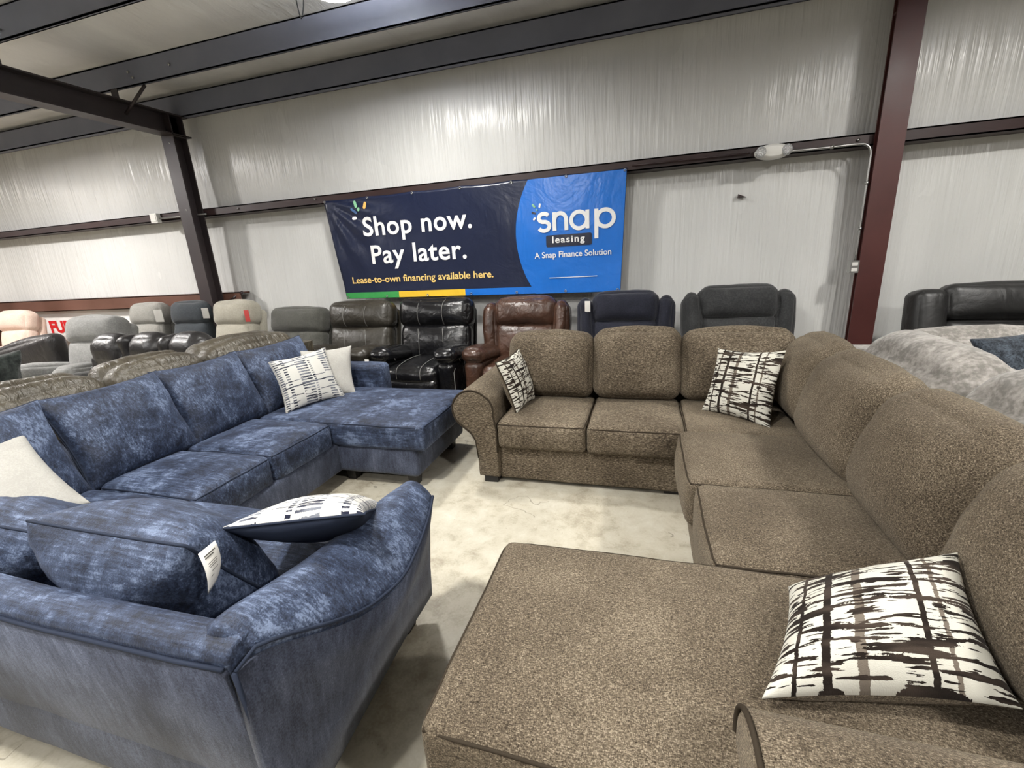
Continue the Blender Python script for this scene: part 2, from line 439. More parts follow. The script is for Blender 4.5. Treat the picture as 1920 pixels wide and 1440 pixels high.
def pillow(name, bl, br, tr, tl, thick, mats, label, cat='pillow', group=None, n=26, parent=None, sag=.0, pw=.5, pinch=.10, fringe=False, ns=.006, piping=None):
    """throw pillow between four corner points; front face looks along (br-bl)x(tl-bl)"""
    _seed[0] += 1; seed = _seed[0]
    bl, br, tr, tl = [Vector(p) for p in (bl, br, tr, tl)]
    nrm = ((br - bl) + (tr - tl)).cross((tl - bl) + (tr - br)).normalized()
    cen = (bl + br + tr + tl) / 4
    V, UV, F, FM = [], [], [], []
    def base(u, v):
        # edges bow inward, corners stay
        su = 1 - pinch * (1 - v * v) * abs(u) ** 3; sv = 1 - pinch * (1 - u * u) * abs(v) ** 3
        a, b = u * su, v * sv
        return (bl * (1 - a) * (1 - b) + br * (1 + a) * (1 - b) + tr * (1 + a) * (1 + b) + tl * (1 - a) * (1 + b)) / 4
    ids = {}
    ts = [math.sin(math.pi / 2 * (2 * i / n - 1)) for i in range(n + 1)]
    for s in (1, -1):
        for i in range(n + 1):
            for j in range(n + 1):
                edge = i in (0, n) or j in (0, n)
                u, v = ts[i], ts[j]
                if edge and s == -1: ids[(s, i, j)] = ids[(1, i, j)]; continue
                h = thick / 2 * (max(0, (1 - u * u)) * max(0, (1 - v * v))) ** pw
                p = base(u, v) + nrm * h * s
                q = p * 9 + Vector((seed, seed * 2.3, 0))
                wr = noise.noise(q) * ns + abs(noise.noise(q * 2.3)) * ns * .7
                p = p + nrm * s * wr * (0 if edge else 1) - Vector((0, 0, sag * (1 - u * u) * (1 - v * v)))
                ids[(s, i, j)] = len(V); V.append(p); UV.append(((u + 1) / 2, (v + 1) / 2))
    for s in (1, -1):
        for i in range(n):
            for j in range(n):
                a, b, c, d = ids[(s, i, j)], ids[(s, i + 1, j)], ids[(s, i + 1, j + 1)], ids[(s, i, j + 1)]
                F.append((a, b, c, d) if s == 1 else (d, c, b, a)); FM.append(0 if s == 1 else min(1, len(mats) - 1))
    V = [v - cen for v in V]
    o = link(name, V, F, list(mats), parent, uvs=UV, fmat=FM); o.location = cen
    if parent is None: tag(o, label, cat, group)
    if piping:
        ring = [(-1 + 2 * t / 16, -1) for t in range(16)] + [(1, -1 + 2 * t / 16) for t in range(16)] + [(1 - 2 * t / 16, 1) for t in range(16)] + [(-1, 1 - 2 * t / 16) for t in range(16)]
        tube('piping', [base(a, b) - cen for a, b in ring], .005, piping, o, closed=True)
    if fringe:
        for sd in (-1, 1):
            g = []
            for k in range(46):
                v = -1 + 2 * (k + .5) / 46
                p = base(sd, v) - cen; d = (base(sd, v) - base(sd * .9, v)).normalized()
                g.append(tube_geo([p - d * .006, p + d * .012 + Vector((0, 0, -.002))], [.0045, .003], 4))
            link('fringe', *join(*g), mats[0], o)['kind'] = 'stuff'
    return o

# ------------------------------------------------------------------ building shell
ROOF = lambda y: 3.79 + .085 * (5.2 - y)
def shell():
    struct(boxes('floor', [(-22, 12, -7.5, 5.6, -.2, 0)], M['floor']))
    # insulated wall: bellied vinyl between the girts
    V, F = [], []
    xs = np.linspace(-22, 12, 341); zs = np.linspace(0, 4.0, 41)
    for z in zs:
        for x in xs:
            bel = .035 * math.sin(math.pi * min(1, max(0, (z - .1) / 2.2))) if z < 2.35 else .03 * math.sin(math.pi * min(1, (z - 2.35) / 1.3))
            n = noise.noise(Vector((x * 1.4, z * .35, 0))) * .018 + noise.noise(Vector((x * 5, z * .7, 3))) * .006
            V.append((x, 5.22 - bel * .8 + n, z))
    W = len(xs)
    for j in range(len(zs) - 1):
        for i in range(W - 1): a = j * W + i; F.append((a, a + 1, a + W + 1, a + W))
    o = struct(link('wall_back', V, F, M['wall']))
    md = o.modifiers.new('solid', 'SOLIDIFY'); md.thickness = .12; md.offset = -1
    struct(boxes('wall_front', [(-22, 12, -7.6, -7.45, 0, 5)], M['plain_wall']))
    struct(boxes('wall_left', [(-22.1, -21.9, -7.5, 5.6, 0, 5)], M['plain_wall']))
    struct(boxes('wall_right', [(11.9, 12.1, -7.5, 5.6, 0, 5)], M['plain_wall']))
    V, F = [], []; ys = np.linspace(5.5, -7.6, 132); xs = np.linspace(-22, 12, 171)
    PY = [5.02, 4.3, 3.3, 2.3, 1.3, .3, -.7, -1.7, -2.7, -3.7, -4.7, -5.7, -6.7]
    for y in ys:
        k = min(abs(y - p) for p in PY)
        for x in xs: V.append((x, y, ROOF(y) - .05 * min(1, k / .4) + noise.noise(Vector((x * 1.3, y * 2, 8))) * .016))
    W = len(xs)
    for j in range(len(ys) - 1):
        for i in range(W - 1): a = j * W + i; F.append((a, a + W, a + W + 1, a + 1))
    o = struct(link('ceiling', V, F, M['roof']))
    md = o.modifiers.new('solid', 'SOLIDIFY'); md.thickness = .1; md.offset = 1
    # eave strut and purlins (C channels open away from the room)
    def channel(name, y, z0, z1, mat, x0=-22, x1=12, d=.07, dirn=1):
        t = .012
        o = boxes(name, [(x0, x1, y, y + t * dirn if dirn > 0 else y, z0, z1)] if dirn > 0 else [(x0, x1, y - t, y, z0, z1)], mat)
        me = boxmesh([(x0, x1, y, y + t, z0, z1), (x0, x1, y, y + d, z0, z0 + t), (x0, x1, y, y + d, z1 - t, z1), (x0, x1, y + d - t, y + d, z0, z0 + .025), (x0, x1, y + d - t, y + d, z1 - .025, z1)])
        bpy.data.objects.remove(o)
        return struct(link(name, *me, mat, smooth=False))
    channel('eave_beam', 4.99, 3.50, 3.75, M['purlin'], d=.09)
    for y in PY[1:]:
        zt = ROOF(y) - .01
        channel('roof_beam', y, zt - .245, zt, M['purlin'], d=.035)
    channel('wall_beam_upper', 4.99, 2.305, 2.405, M['girt'], d=.19)
    channel('wall_beam_lower', 4.99, 1.12, 1.30, M['rust_girt'], x0=-22, x1=-5.38, d=.17)
    # portal frames: I columns and rafters
    def ibeam(name, x, mat, z1=3.5, hw=.098, y0=4.81, y1=4.985):
        return struct(boxes(name, [(x - hw, x + hw, y0, y0 + .014, 0, z1), (x - hw, x + hw, y1 - .014, y1, 0, z1), (x - .008, x + .008, y0 + .014, y1 - .014, 0, z1),
                                   (x - hw + .002, x + hw - .002, y0 + .002, y1 - .002, 3.24, 3.255)], mat))
    for x, mat in ((-5.78, M['steel']), (1.965, M['red_steel']), (-13.5, M['steel']), (9.7, M['red_steel'])):
        ibeam('wall_column', x, mat, y0=4.91 if x > 0 else 4.80)
        if x < 0 or x > 5:
            struct(boxes('roof_rafter_beam', [(x - .098, x + .098, -7.4, 5.06, 3.262, 3.278), (x - .098, x + .098, -7.4, 5.06, 3.49, 3.506), (x - .008, x + .008, -7.4, 5.06, 3.27, 3.50)] + [(x - .05, x + .05, y - .008, y, 3.50, ROOF(y) - .25) for y in PY[1:]], M['steel']))
        else:
            struct(boxes('roof_rafter_beam', [(x - .098, x + .098, -7.4, 5.06, 3.50, 3.516), (x - .098, x + .098, -7.4, 5.06, 3.66, 3.676), (x - .008, x + .008, -7.4, 5.06, 3.51, 3.67)], M['red_steel']))
    struct(tube('flange_brace_trim', [(-5.7, 4.30, 3.36), (-5.34, 4.32, 3.60)], .016, M['steel'], sides=4))
    struct(tube('brace_trim', [(-5.70, 4.97, 1.12), (-5.36, 5.02, 1.30)], .022, M['girt'], sides=4))
    # screw heads on the girts and purlins
    g = []
    for x, y, z in [(-5.1, 4.985, 2.36), (-3.9, 4.985, 2.37), (1.75, 4.985, 2.36), (2.9, 4.985, 2.36), (-5.76, 4.805, 3.17), (-5.75, 4.805, 2.38), (-4.9, 4.29, 3.72), (-5.5, 4.29, 3.74), (-5.45, 4.29, 3.68), (-5.6, 3.29, 3.77)]:
        g.append(tube_geo([(x, y + .004, z), (x, y - .008, z)], .012, 8))
    struct(link('bolt_head_trim', *join(*g), M['galv']))
    # torn flap of the liner
    tag(link('liner_tear', [(.86, 5.16, 2.02), (.935, 5.15, 1.985), (.855, 5.15, 1.985), (.86, 5.185, 2.02), (.935, 5.185, 1.985), (.855, 5.185, 1.985)], [(0, 2, 1), (3, 4, 5), (0, 1, 4, 3), (1, 2, 5, 4), (2, 0, 3, 5)], M['girt'], smooth=False), 'small dark triangular flap torn in the white wall liner', 'flap')
shell()

def fittings():
    # emergency light
    t = thing('emergency_light', 'white oval twin-head emergency light on the upper wall beam', 'light', (1.085, 4.955, 2.335))
    def oval(a, b, d, n=28):
        rings = []
        for k, (s, y) in enumerate(((1, 0), (1, -d * .5), (.93, -d * .85), (.7, -d))):
            rings.append([(a * s * math.cos(2 * math.pi * i / n), y, b * s * math.sin(2 * math.pi * i / n)) for i in range(n)])
        return rings
    loft('housing', [[(x, y + .03, z) for x, y, z in r] for r in oval(.15, .065, .07)], M['white_plastic'], t, bev=.004)
    for s in (-1, 1):
        hd = loft('lamp_head', [[(x + s * .105, y - .03, z) for x, y, z in r] for r in oval(.043, .048, .028, 20)], M['lens'], t, bev=.003)
    # conduit
    p = smoothpath([(1.22, 4.965, 2.325), (1.5, 4.965, 2.322), (1.72, 4.96, 2.322), (1.80, 4.95, 2.31), (1.84, 4.945, 2.25), (1.845, 4.945, 2.1), (1.845, 4.945, 1.34)], 8)
    c = tube('conduit', p, .0105, M['galv'], sides=8)
    tag(c, 'thin galvanised conduit from the emergency light down the red column', 'conduit')
    tube('strap', [(1.538, 4.962, 2.322), (1.562, 4.962, 2.322)], .016, M['galv'], c, 8)
    for z in (2.0, 1.62): tube('strap', [(1.845, 4.945, z - .012), (1.845, 4.945, z + .012)], .016, M['galv'], c, 8)
    c2 = tube('conduit', [(-5.62, 4.965, 2.335), (-6.5, 4.965, 2.34)], .011, M['galv'], sides=8)
    tag(c2, 'short galvanised conduit along the beam left of the dark column', 'conduit')
    c3 = tube('conduit', [(.90, 4.965, 2.345), (.2, 4.965, 2.35), (-.15, 4.965, 2.352)], .007, M['girt'], sides=6)
    tag(c3, 'dark cable running along the beam left of the emergency light', 'cable')
    t = thing('outlet_box', 'grey metal outlet box at the foot of the conduit', 'outlet', (1.83, 4.93, 1.29))
    boxes('box', [(-.035, .035, -.03, .03, -.055, .055)], M['galv'], t)
    boxes('socket', [(-.022, .022, -.036, -.028, .01, .04), (-.022, .022, -.036, -.028, -.04, -.01)], M['white_plastic'], t)
    t = thing('junction_box', 'white junction box on the beam left of the dark column', 'box', (-6.52, 4.955, 2.345))
    boxes('box', [(-.06, .06, -.03, .03, -.06, .06)], M['white_plastic'], t)
    boxes('cover_plate', [(-.045, .045, -.036, -.03, -.045, .045)], M['white_plastic'], t)
    # hanging wire
    tag(tube('hook_wire', smoothpath([(-2.80, 3.75, 3.72), (-2.79, 3.75, 3.60), (-2.775, 3.75, 3.545), (-2.745, 3.75, 3.60), (-2.71, 3.75, 3.74)], 6), .005, M['dark'], sides=5), 'bent black wire hook hanging from the ceiling', 'wire')
    for i, (x, y, wt, c) in enumerate(LAMPS):
        where = ['over the blue chaise', 'over the near blue sofa run', 'over the grey sofa', 'behind the brown chaise', 'over the left recliners', 'over the left aisle', 'behind the viewer', 'at the far left end'][i]
        t = thing('bay_lamp', 'round white high bay lamp ' + where, 'lamp', (x, y, LAMP_Z), group='high bay lamps')
        n = 24; rg = lambda r, z: [(r * math.cos(2 * math.pi * k / n), r * math.sin(2 * math.pi * k / n), z) for k in range(n)]
        loft('shade', [rg(.18, 0.01), rg(.19, .05), rg(.12, .1), rg(.05, .14)], M['white_plastic'], t, bev=.003)
        loft('diffuser', [rg(.165, .004), rg(.165, .012)], M['lamp'], t, bev=.001)
        tube('stem', [(0, 0, .13), (0, 0, ROOF(y) - LAMP_Z - .02)], .012, M['galv'], t)
        l = bpy.data.lights.new('bay_light', 'AREA'); l.shape = 'DISK'; l.size = .30; l.energy = wt; l.color = c; l.spread = R(172)
        lo = bpy.data.objects.new('bay_light', l); COL.objects.link(lo); lo.parent = t; lo.location = (0, 0, -.012)
        u = bpy.data.lights.new('ceiling_fill', 'AREA'); u.shape = 'DISK'; u.size = .30; u.energy = wt * .62; u.color = (.93, .97, 1)  # upward fill light added above the closed shade to brighten the ceiling
        uo = bpy.data.objects.new('ceiling_fill', u); COL.objects.link(uo); uo.parent = t; uo.location = (0, 0, .16); uo.rotation_euler = (math.pi, 0, 0)
fittings()

# ------------------------------------------------------------------ banner
def tex(name, body, size, x, z, y, mat, parent, width=None, height=None, bold=0, just='LEFT', fn=None, space=1):
    c = bpy.data.curves.new(name, 'FONT'); c.body = body; c.size = size; c.offset = bold; c.space_character = space; c.resolution_u = 4
    o = bpy.data.objects.new(name, c); COL.objects.link(o)
    dg = bpy.context.evaluated_depsgraph_get(); me = bpy.data.meshes.new_from_object(o.evaluated_get(dg))
    bpy.data.objects.remove(o)
    P = np.array([v.co[:] for v in me.vertices])
    mn, mx = P.min(0), P.max(0)
    sx = width / (mx[0] - mn[0]) if width else 1
    bm = bmesh.new(); bm.from_mesh(me)
    bmesh.ops.triangulate(bm, faces=bm.faces)
    # group the glyph faces into words by the gaps between them
    seen, isl = set(), []
    for f in bm.faces:
        if f in seen: continue
        st, grp = [f], []
        seen.add(f)
        while st:
            q = st.pop(); grp.append(q)
            for e in q.edges:
                for g in e.link_faces:
                    if g not in seen: seen.add(g); st.append(g)
        xs_ = [v.co.x for q in grp for v in q.verts]; isl.append((min(xs_), max(xs_), grp))
    isl.sort(key=lambda k: k[0]); words = []; end = None
    for a, b, grp in isl:
        if end is None or a - end > .17 * size: words.append([])
        words[-1] += grp; end = b if end is None else max(end, b)
    outs = []
    for wd in words:
        idx, V, F = {}, [], []
        for f in wd:
            q = []
            for v in f.verts:
                if v not in idx:
                    X, Z = x + (v.co.x - mn[0]) * sx, z + v.co.y
                    idx[v] = len(V); V.append((X, y(X, Z) if callable(y) else y, Z))
                q.append(idx[v])
            F.append(q)
        outs.append(link(name, V, F, mat, parent, smooth=False))
    bm.free()
    return outs
def banner():
    t = thing('banner', 'large navy and blue vinyl banner reading Shop now Pay later', 'banner')
    TL, TR, BR, BL = (-3.765, 2.335), (-.195, 2.338), (-.248, 1.135), (-3.645, 1.158)
    def by(x, z):
        v = (z - 1.15) / 1.19
        w = .012 * math.sin(x * 2.3 + 1) * math.sin(math.pi * min(1, max(0, v))) + noise.noise(Vector((x * 2.2, z * 2.4, 5))) * .012 * min(1, max(0, 1.25 - v))
        # creases radiating from the pinned top corner
        d = math.hypot(x + 3.77, z - 2.34); a = math.atan2(2.34 - z, x + 3.77)
        w += .010 * math.sin(a * 16) * math.exp(-((d - .45) / .4) ** 2)
        return 4.962 + w
    nx, nz = 110, 44
    V, F = [], []
    for j in range(nz + 1):
        v = j / nz
        for i in range(nx + 1):
            u = i / nx
            xl = BL[0] + (TL[0] - BL[0]) * v ** 1.3; xr = BR[0] + (TR[0] - BR[0]) * v
            sag = .010 * abs(math.sin(u * math.pi * 6)) * (v > .97)
            x = xl + (xr - xl) * u; z = (BL[1] * (1 - u) + BR[1] * u) * (1 - v) + (TL[1] * (1 - u) + TR[1] * u) * v - sag
            V.append((x, by(x, z), z))
    for j in range(nz):
        for i in range(nx): a = j * (nx + 1) + i; F.append((a, a + 1, a + nx + 2, a + nx + 1))
    sh = link('sheet', V, F, M['v_navy'], t); md = sh.modifiers.new('solid', 'SOLIDIFY'); md.thickness = .002; md.offset = 1
    def patch(name, poly_cols, mat, off=.004):
        """poly_cols: list of (x, z0, z1) columns"""
        V, F = [], []; m = 18
        for x, z0, z1 in poly_cols:
            for k in range(m + 1): z = z0 + (z1 - z0) * k / m; V.append((x, by(x, z) - off, z))
        for i in range(len(poly_cols) - 1):
            for k in range(m): a = i * (m + 1) + k; F.append((a, a + m + 1, a + m + 2, a + 1))
        o = link(name, V, F, mat, t); return o
    zb = lambda x: BL[1] + (BR[1] - BL[1]) * (x - BL[0]) / (BR[0] - BL[0])
    zt = lambda x: 2.333
    xr = lambda z: BR[0] + (TR[0] - BR[0]) * (z - BR[1]) / (TR[1] - BR[1])
    # blue disc running off the right edge
    cx, cz, rx = -.30, 1.765, 1.065
    def disc(u, v):
        z = zb(-.7) + .003 + (2.325 - zb(-.7) - .003) * v
        xl = cx - rx * math.sqrt(max(0, 1 - ((z - cz) / 1.07) ** 2))
        return (xl + (xr(z) - .004 - xl) * u, z)
    V, F = [], []; a_, b_ = 40, 44
    for j in range(b_ + 1):
        for i in range(a_ + 1):
            x, z = disc(i / a_, j / b_); V.append((x, by(x, z) - .004, z))
    for j in range(b_):
        for i in range(a_): a = j * (a_ + 1) + i; F.append((a, a + 1, a + a_ + 2, a + a_ + 1))
    link('blue_disc', V, F, M['v_blue'], t)
    for nm, x0, x1, mt in (('green_stripe', -3.64, -2.89, 'v_green'), ('yellow_stripe', -2.89, -2.02, 'v_yellow'), ('blue_stripe', -2.02, -1.12, 'v_blue')):
        patch(nm, [(x, zb(x) + .004, 1.232 - .012 * (x + 3.6) / 2.4) for x in np.linspace(x0, x1, 14)], M[mt], .0035)
    Y = lambda k: (lambda x, z: by(x, z) - k)
    tex('lettering', 'Shop now.', .30, -3.265, 1.897, Y(.009), M['v_white'], t, width=1.395, bold=.0055, space=1.06)
    tex('lettering', 'Pay later.', .30, -3.20, 1.572, Y(.009), M['v_white'], t, width=1.235, bold=.0055, space=1.06)
    tex('lettering', 'Lease-to-own financing available here.', .112, -3.52, 1.345, Y(.009), M['v_gold'], t, width=1.865, bold=.0018)
    tex('lettering', 'A Snap Finance Solution', .088, -1.165, 1.522, Y(.011), M['v_white'], t, width=.82, bold=.0012)
    patch('fine_print', [(x, 1.305, 1.312) for x in np.linspace(-1.01, -.49, 10)], M['v_white'], .011)
    # round-cornered plate behind "leasing"
    V = []; x0, x1, z0, z1, r = -1.03, -.545, 1.633, 1.752, .016
    for cxx, czz, a0 in ((x1 - r, z1 - r, 0), (x0 + r, z1 - r, 90), (x0 + r, z0 + r, 180), (x1 - r, z0 + r, 270)):
        for k in range(5): a = R(a0 + k * 22.5); x, z = cxx + r * math.cos(a), czz + r * math.sin(a); V.append((x, by(x, z) - .010, z))
    link('name_plate', V, [tuple(reversed(range(20)))], M['v_box'], t, smooth=False)
    tex('lettering', 'leasing', .095, -.962, 1.672, Y(.015), M['v_white'], t, width=.345, bold=.0022, space=1.2)
    # drawn logo letters as flat strokes
    def stroke(name, pts, wd, mat, off=.011, parent=t, closed=False, cap=True):
        P = [Vector((a, b)) for a, b in pts]; V, F = [], []; n = len(P)
        for i in range(n):
            d = (P[(i + 1) % n] if (closed or i < n - 1) else P[i]) - (P[i - 1] if (closed or i > 0) else P[i])
            d.normalize(); s = Vector((-d.y, d.x)) * wd / 2
            for q in (P[i] + s, P[i] - s): V.append((q.x, by(q.x, q.y) - off, q.y))
        for i in range(n if closed else n - 1): a, b = 2 * i, 2 * ((i + 1) % n); F.append((a, a + 1, b + 1, b))
        if cap:
            for e, (c, sg) in enumerate(((P[0], 0), (P[-1], 1))):
                k = len(V)
                for q in range(10): an = 2 * math.pi * q / 10; x, z = c.x + wd / 2 * math.cos(an), c.y + wd / 2 * math.sin(an); V.append((x, by(x, z) - off, z))
                F.append(tuple(range(k + 9, k - 1, -1)))
        return V, F
    arc = lambda cx, cz, rx, rz, a0, a1, n=18: [(cx + rx * math.cos(R(a0 + (a1 - a0) * k / n)), cz + rz * math.sin(R(a0 + (a1 - a0) * k / n))) for k in range(n + 1)]
    sw = .040; zb0 = 1.795; xh = .185
    L = []
    L.append(stroke('s', arc(-1.047, zb0 + xh - .048, .055, .042, 30, 250, 14) + arc(-1.047, zb0 + .052, .058, .046, 75, -155, 14), sw, None, cap=False))
    L.append(stroke('n', [(-.935, zb0), (-.935, zb0 + xh)], sw, None, cap=False))
    L.append(stroke('n', arc(-.872, zb0 + .100, .063, .072, 165, 0, 14) + [(-.809, zb0)], sw, None, cap=False))
    L.append(stroke('a', arc(-.675, zb0 + .090, .082, .082, 0, 352, 30), sw, None, closed=True, cap=False))
    L.append(stroke('a', [(-.588, zb0), (-.588, zb0 + xh)], sw, None, cap=False))
    L.append(stroke('p', [(-.497, zb0 - .105), (-.497, zb0 + xh)], sw, None, cap=False))
    L.append(stroke('p', arc(-.405, zb0 + .090, .085, .082, 0, 352, 30), sw, None, closed=True, cap=False))
    link('logo_lettering', *join(*L), M['v_white'], t, smooth=False)
    def dash(x0, z0, x1, z1, mt, wd=.030): link('logo_dash', *stroke('d', [(x0, z0), (x1, z1)], wd, None), M[mt], t, smooth=False)
    dash(-1.09, 2.045, -1.085, 2.07, 'v_white', .02); dash(-1.163, 2.07, -1.145, 2.05, 'v_mint', .022); dash(-1.17, 1.995, -1.14, 1.985, 'v_box', .018); dash(-1.155, 1.925, -1.145, 1.935, 'v_white', .022); dash(-1.12, 2.015, -1.12, 2.017, 'v_mint', .018)
    dash(-3.205, 2.215, -3.195, 2.26, 'v_orange', .036); dash(-3.335, 2.285, -3.315, 2.235, 'v_mint', .034); dash(-3.285, 2.195, -3.283, 2.205, 'v_mint', .034); dash(-3.375, 2.205, -3.325, 2.165, 'v_steel', .032); dash(-3.375, 2.105, -3.35, 2.107, 'v_white', .036)
    # grommets
    for u in np.linspace(0, 1, 7):
        for z in (2.318, None):
            x = TL[0] + .02 + (TR[0] - TL[0] - .04) * u
            if z is None: x = BL[0] + .03 + (BR[0] - BL[0] - .06) * u; zz = zb(x) + .022
            else: zz = z
            tube('grommet', [(x + .011 * math.cos(a), by(x, zz) - .007, zz + .011 * math.sin(a)) for a in np.linspace(0, 2 * math.pi, 12, endpoint=False)], .004, M['galv'], t, 5, True)
banner()
def sign():
    t = thing('sign', 'white sign with red FURNITURE letters under the left beam', 'sign')
    boxes('board', [(-10.0, -7.6, 5.10, 5.115, .62, 1.125)], M['v_sign'], t)
    tex('lettering', 'FURNITURE', .27, -9.72, .76, 5.095, M['v_red'], t, width=1.6, bold=.012)
sign()

# ------------------------------------------------------------------ brown sectional
def brown_sectional():
    B, BR_, P = M['brown'], M['brown_right'], M['brown_pipe']
    t = thing('sectional_sofa', 'brown tweed U-shaped sectional with rolled arm and chaise', 'sofa')
    boxes('base', [(-1.08, .30, 2.775, 3.70, .07, .30)], B, t)
    softbox('front_panel', (-.34, 2.775, .16), (1.26, .06, .26), .02, B, t, puff=(0, .004, 0), n=(14, 4, 6), ns=.002)
    softbox('corner_base', (.70, 2.25, .19), (.88, 2.4, .26), .03, BR_, t, puff=(.01, 0, 0), n=(6, 14, 6), ns=.002)
    softbox('chaise_base', (.22, 1.045, .18), (1.36, .70, .28), .03, BR_, t, puff=(.004, .004, 0), n=(12, 8, 6), ns=.002)
    # rolled arm
    def prof(y, k=1.0):
        c, cz, r = (-1.125, .553, .145)
        pts = [(-.955, .06), (-.955, .25), (-.955, .42)]
        for a in np.linspace(-12, 232, 26): pts.append((c + (r + (.012 if a < 40 else 0)) * math.cos(R(a)) * k, cz + r * math.sin(R(a)) * k))
        pts += [(-1.145, .385), (-1.112, .33), (-1.10, .2), (-1.10, .06)]
        return [Vector((x, y, z)) for x, z in pts]
    ar = loft('arm', [prof(y) for y in (2.705, 2.8, 3.0, 3.2, 3.45, 3.70)], B, t, bev=.01)
    fp = prof(2.700, .985); tube('piping', [p + Vector((0, -.004, 0)) for p in fp[1:-1]], .0065, P, ar)
    # loveseat cushions
    for x0, x1 in ((-.955, -.348), (-.342, .262)):
        softbox('seat_cushion', ((x0 + x1) / 2, 3.03, .377), (x1 - x0, .68, .19), .035, B, t, puff=(.004, (.02, 0), (0, .022)), n=(14, 14, 5), ns=.004, pipes=[(2, 1)], pmat=P)
    for x0, x1, dz in ((-1.02, -.362, -.02), (-.358, .262, .0), (.268, .99, -.01)):
        softbox('back_cushion', ((x0 + x1) / 2, 3.385, .725 + dz / 2), (x1 - x0, .24, .52 + dz), .085, B, t, puff=(.012, (.07, .02), (0, .025)), rot=(R(-13), 0, 0), n=(14, 6, 14), ns=.008)
    # corner and right hand seats
    softbox('seat_cushion', (.58, 3.0, .385), (.64, .66, .20), .035, BR_, t, puff=(0, 0, (0, .018)), n=(12, 12, 5), pipes=[(2, 1)], pmat=P)
    softbox('seat_cushion', (.565, 2.335, .38), (.70, .655, .25), .04, BR_, t, puff=((.03, 0), 0, (0, .022)), n=(12, 12, 6), pipes=[(2, 1)], pmat=P)
    softbox('seat_cushion', (.575, 1.715, .38), (.66, .575, .26), .04, BR_, t, puff=((.02, 0), 0, (0, .022)), n=(12, 12, 6), pipes=[(2, 1)], pmat=P)
    softbox('chaise_cushion', (.20, 1.045, .40), (1.38, .75, .22), .035, BR_, t, puff=(.006, .006, (0, .018)), n=(18, 14, 6), pipes=[(2, 1)], pmat=P)
    for y0, y1, dx in ((2.76, 3.32, .02), (2.05, 2.77, 0), (1.44, 2.07, 0), (.74, 1.46, .0)):
        softbox('back_cushion', (1.0 + dx, (y0 + y1) / 2, .72), (.26, y1 - y0 + .015, .54), .128, BR_, t, puff=((.065, .02), .012, (0, .016)), rot=(0, R(13), 0), n=(6, 14, 14), ns=.009)
    boxes('back_frame', [(-1.02, 1.19, 3.56, 3.73, .07, .80), (1.05, 1.19, .60, 3.73, .07, .80)], B, t)
    # stub arm at the near end
    def aprof(x):
        pts = []
        for a in np.linspace(-20, 200, 22): pts.append((x, .685 + .145 * math.cos(R(a)), .555 + .115 * math.sin(R(a))))
        pts = [(x, .80, .08), (x, .80, .3)] + pts + [(x, .56, .3), (x, .56, .08)]
        return pts
    na = loft('arm', [aprof(x) for x in (.225, .3, .5, .7, .9, 1.15)], BR_, t, bev=.012)
    tube('piping', [Vector(p) + Vector((-.008, 0, 0)) for p in aprof(.222)[1:-1]], .006, P, na)
    for x, y in ((-1.03, 2.78), (.2, 2.83), (-1.03, 3.62), (1.1, 3.62), (-.40, .76), (-.40, 1.33), (1.1, .7), (.32, 1.55)): leg(x, y, t, .08, .05, tap=1)
brown_sectional()

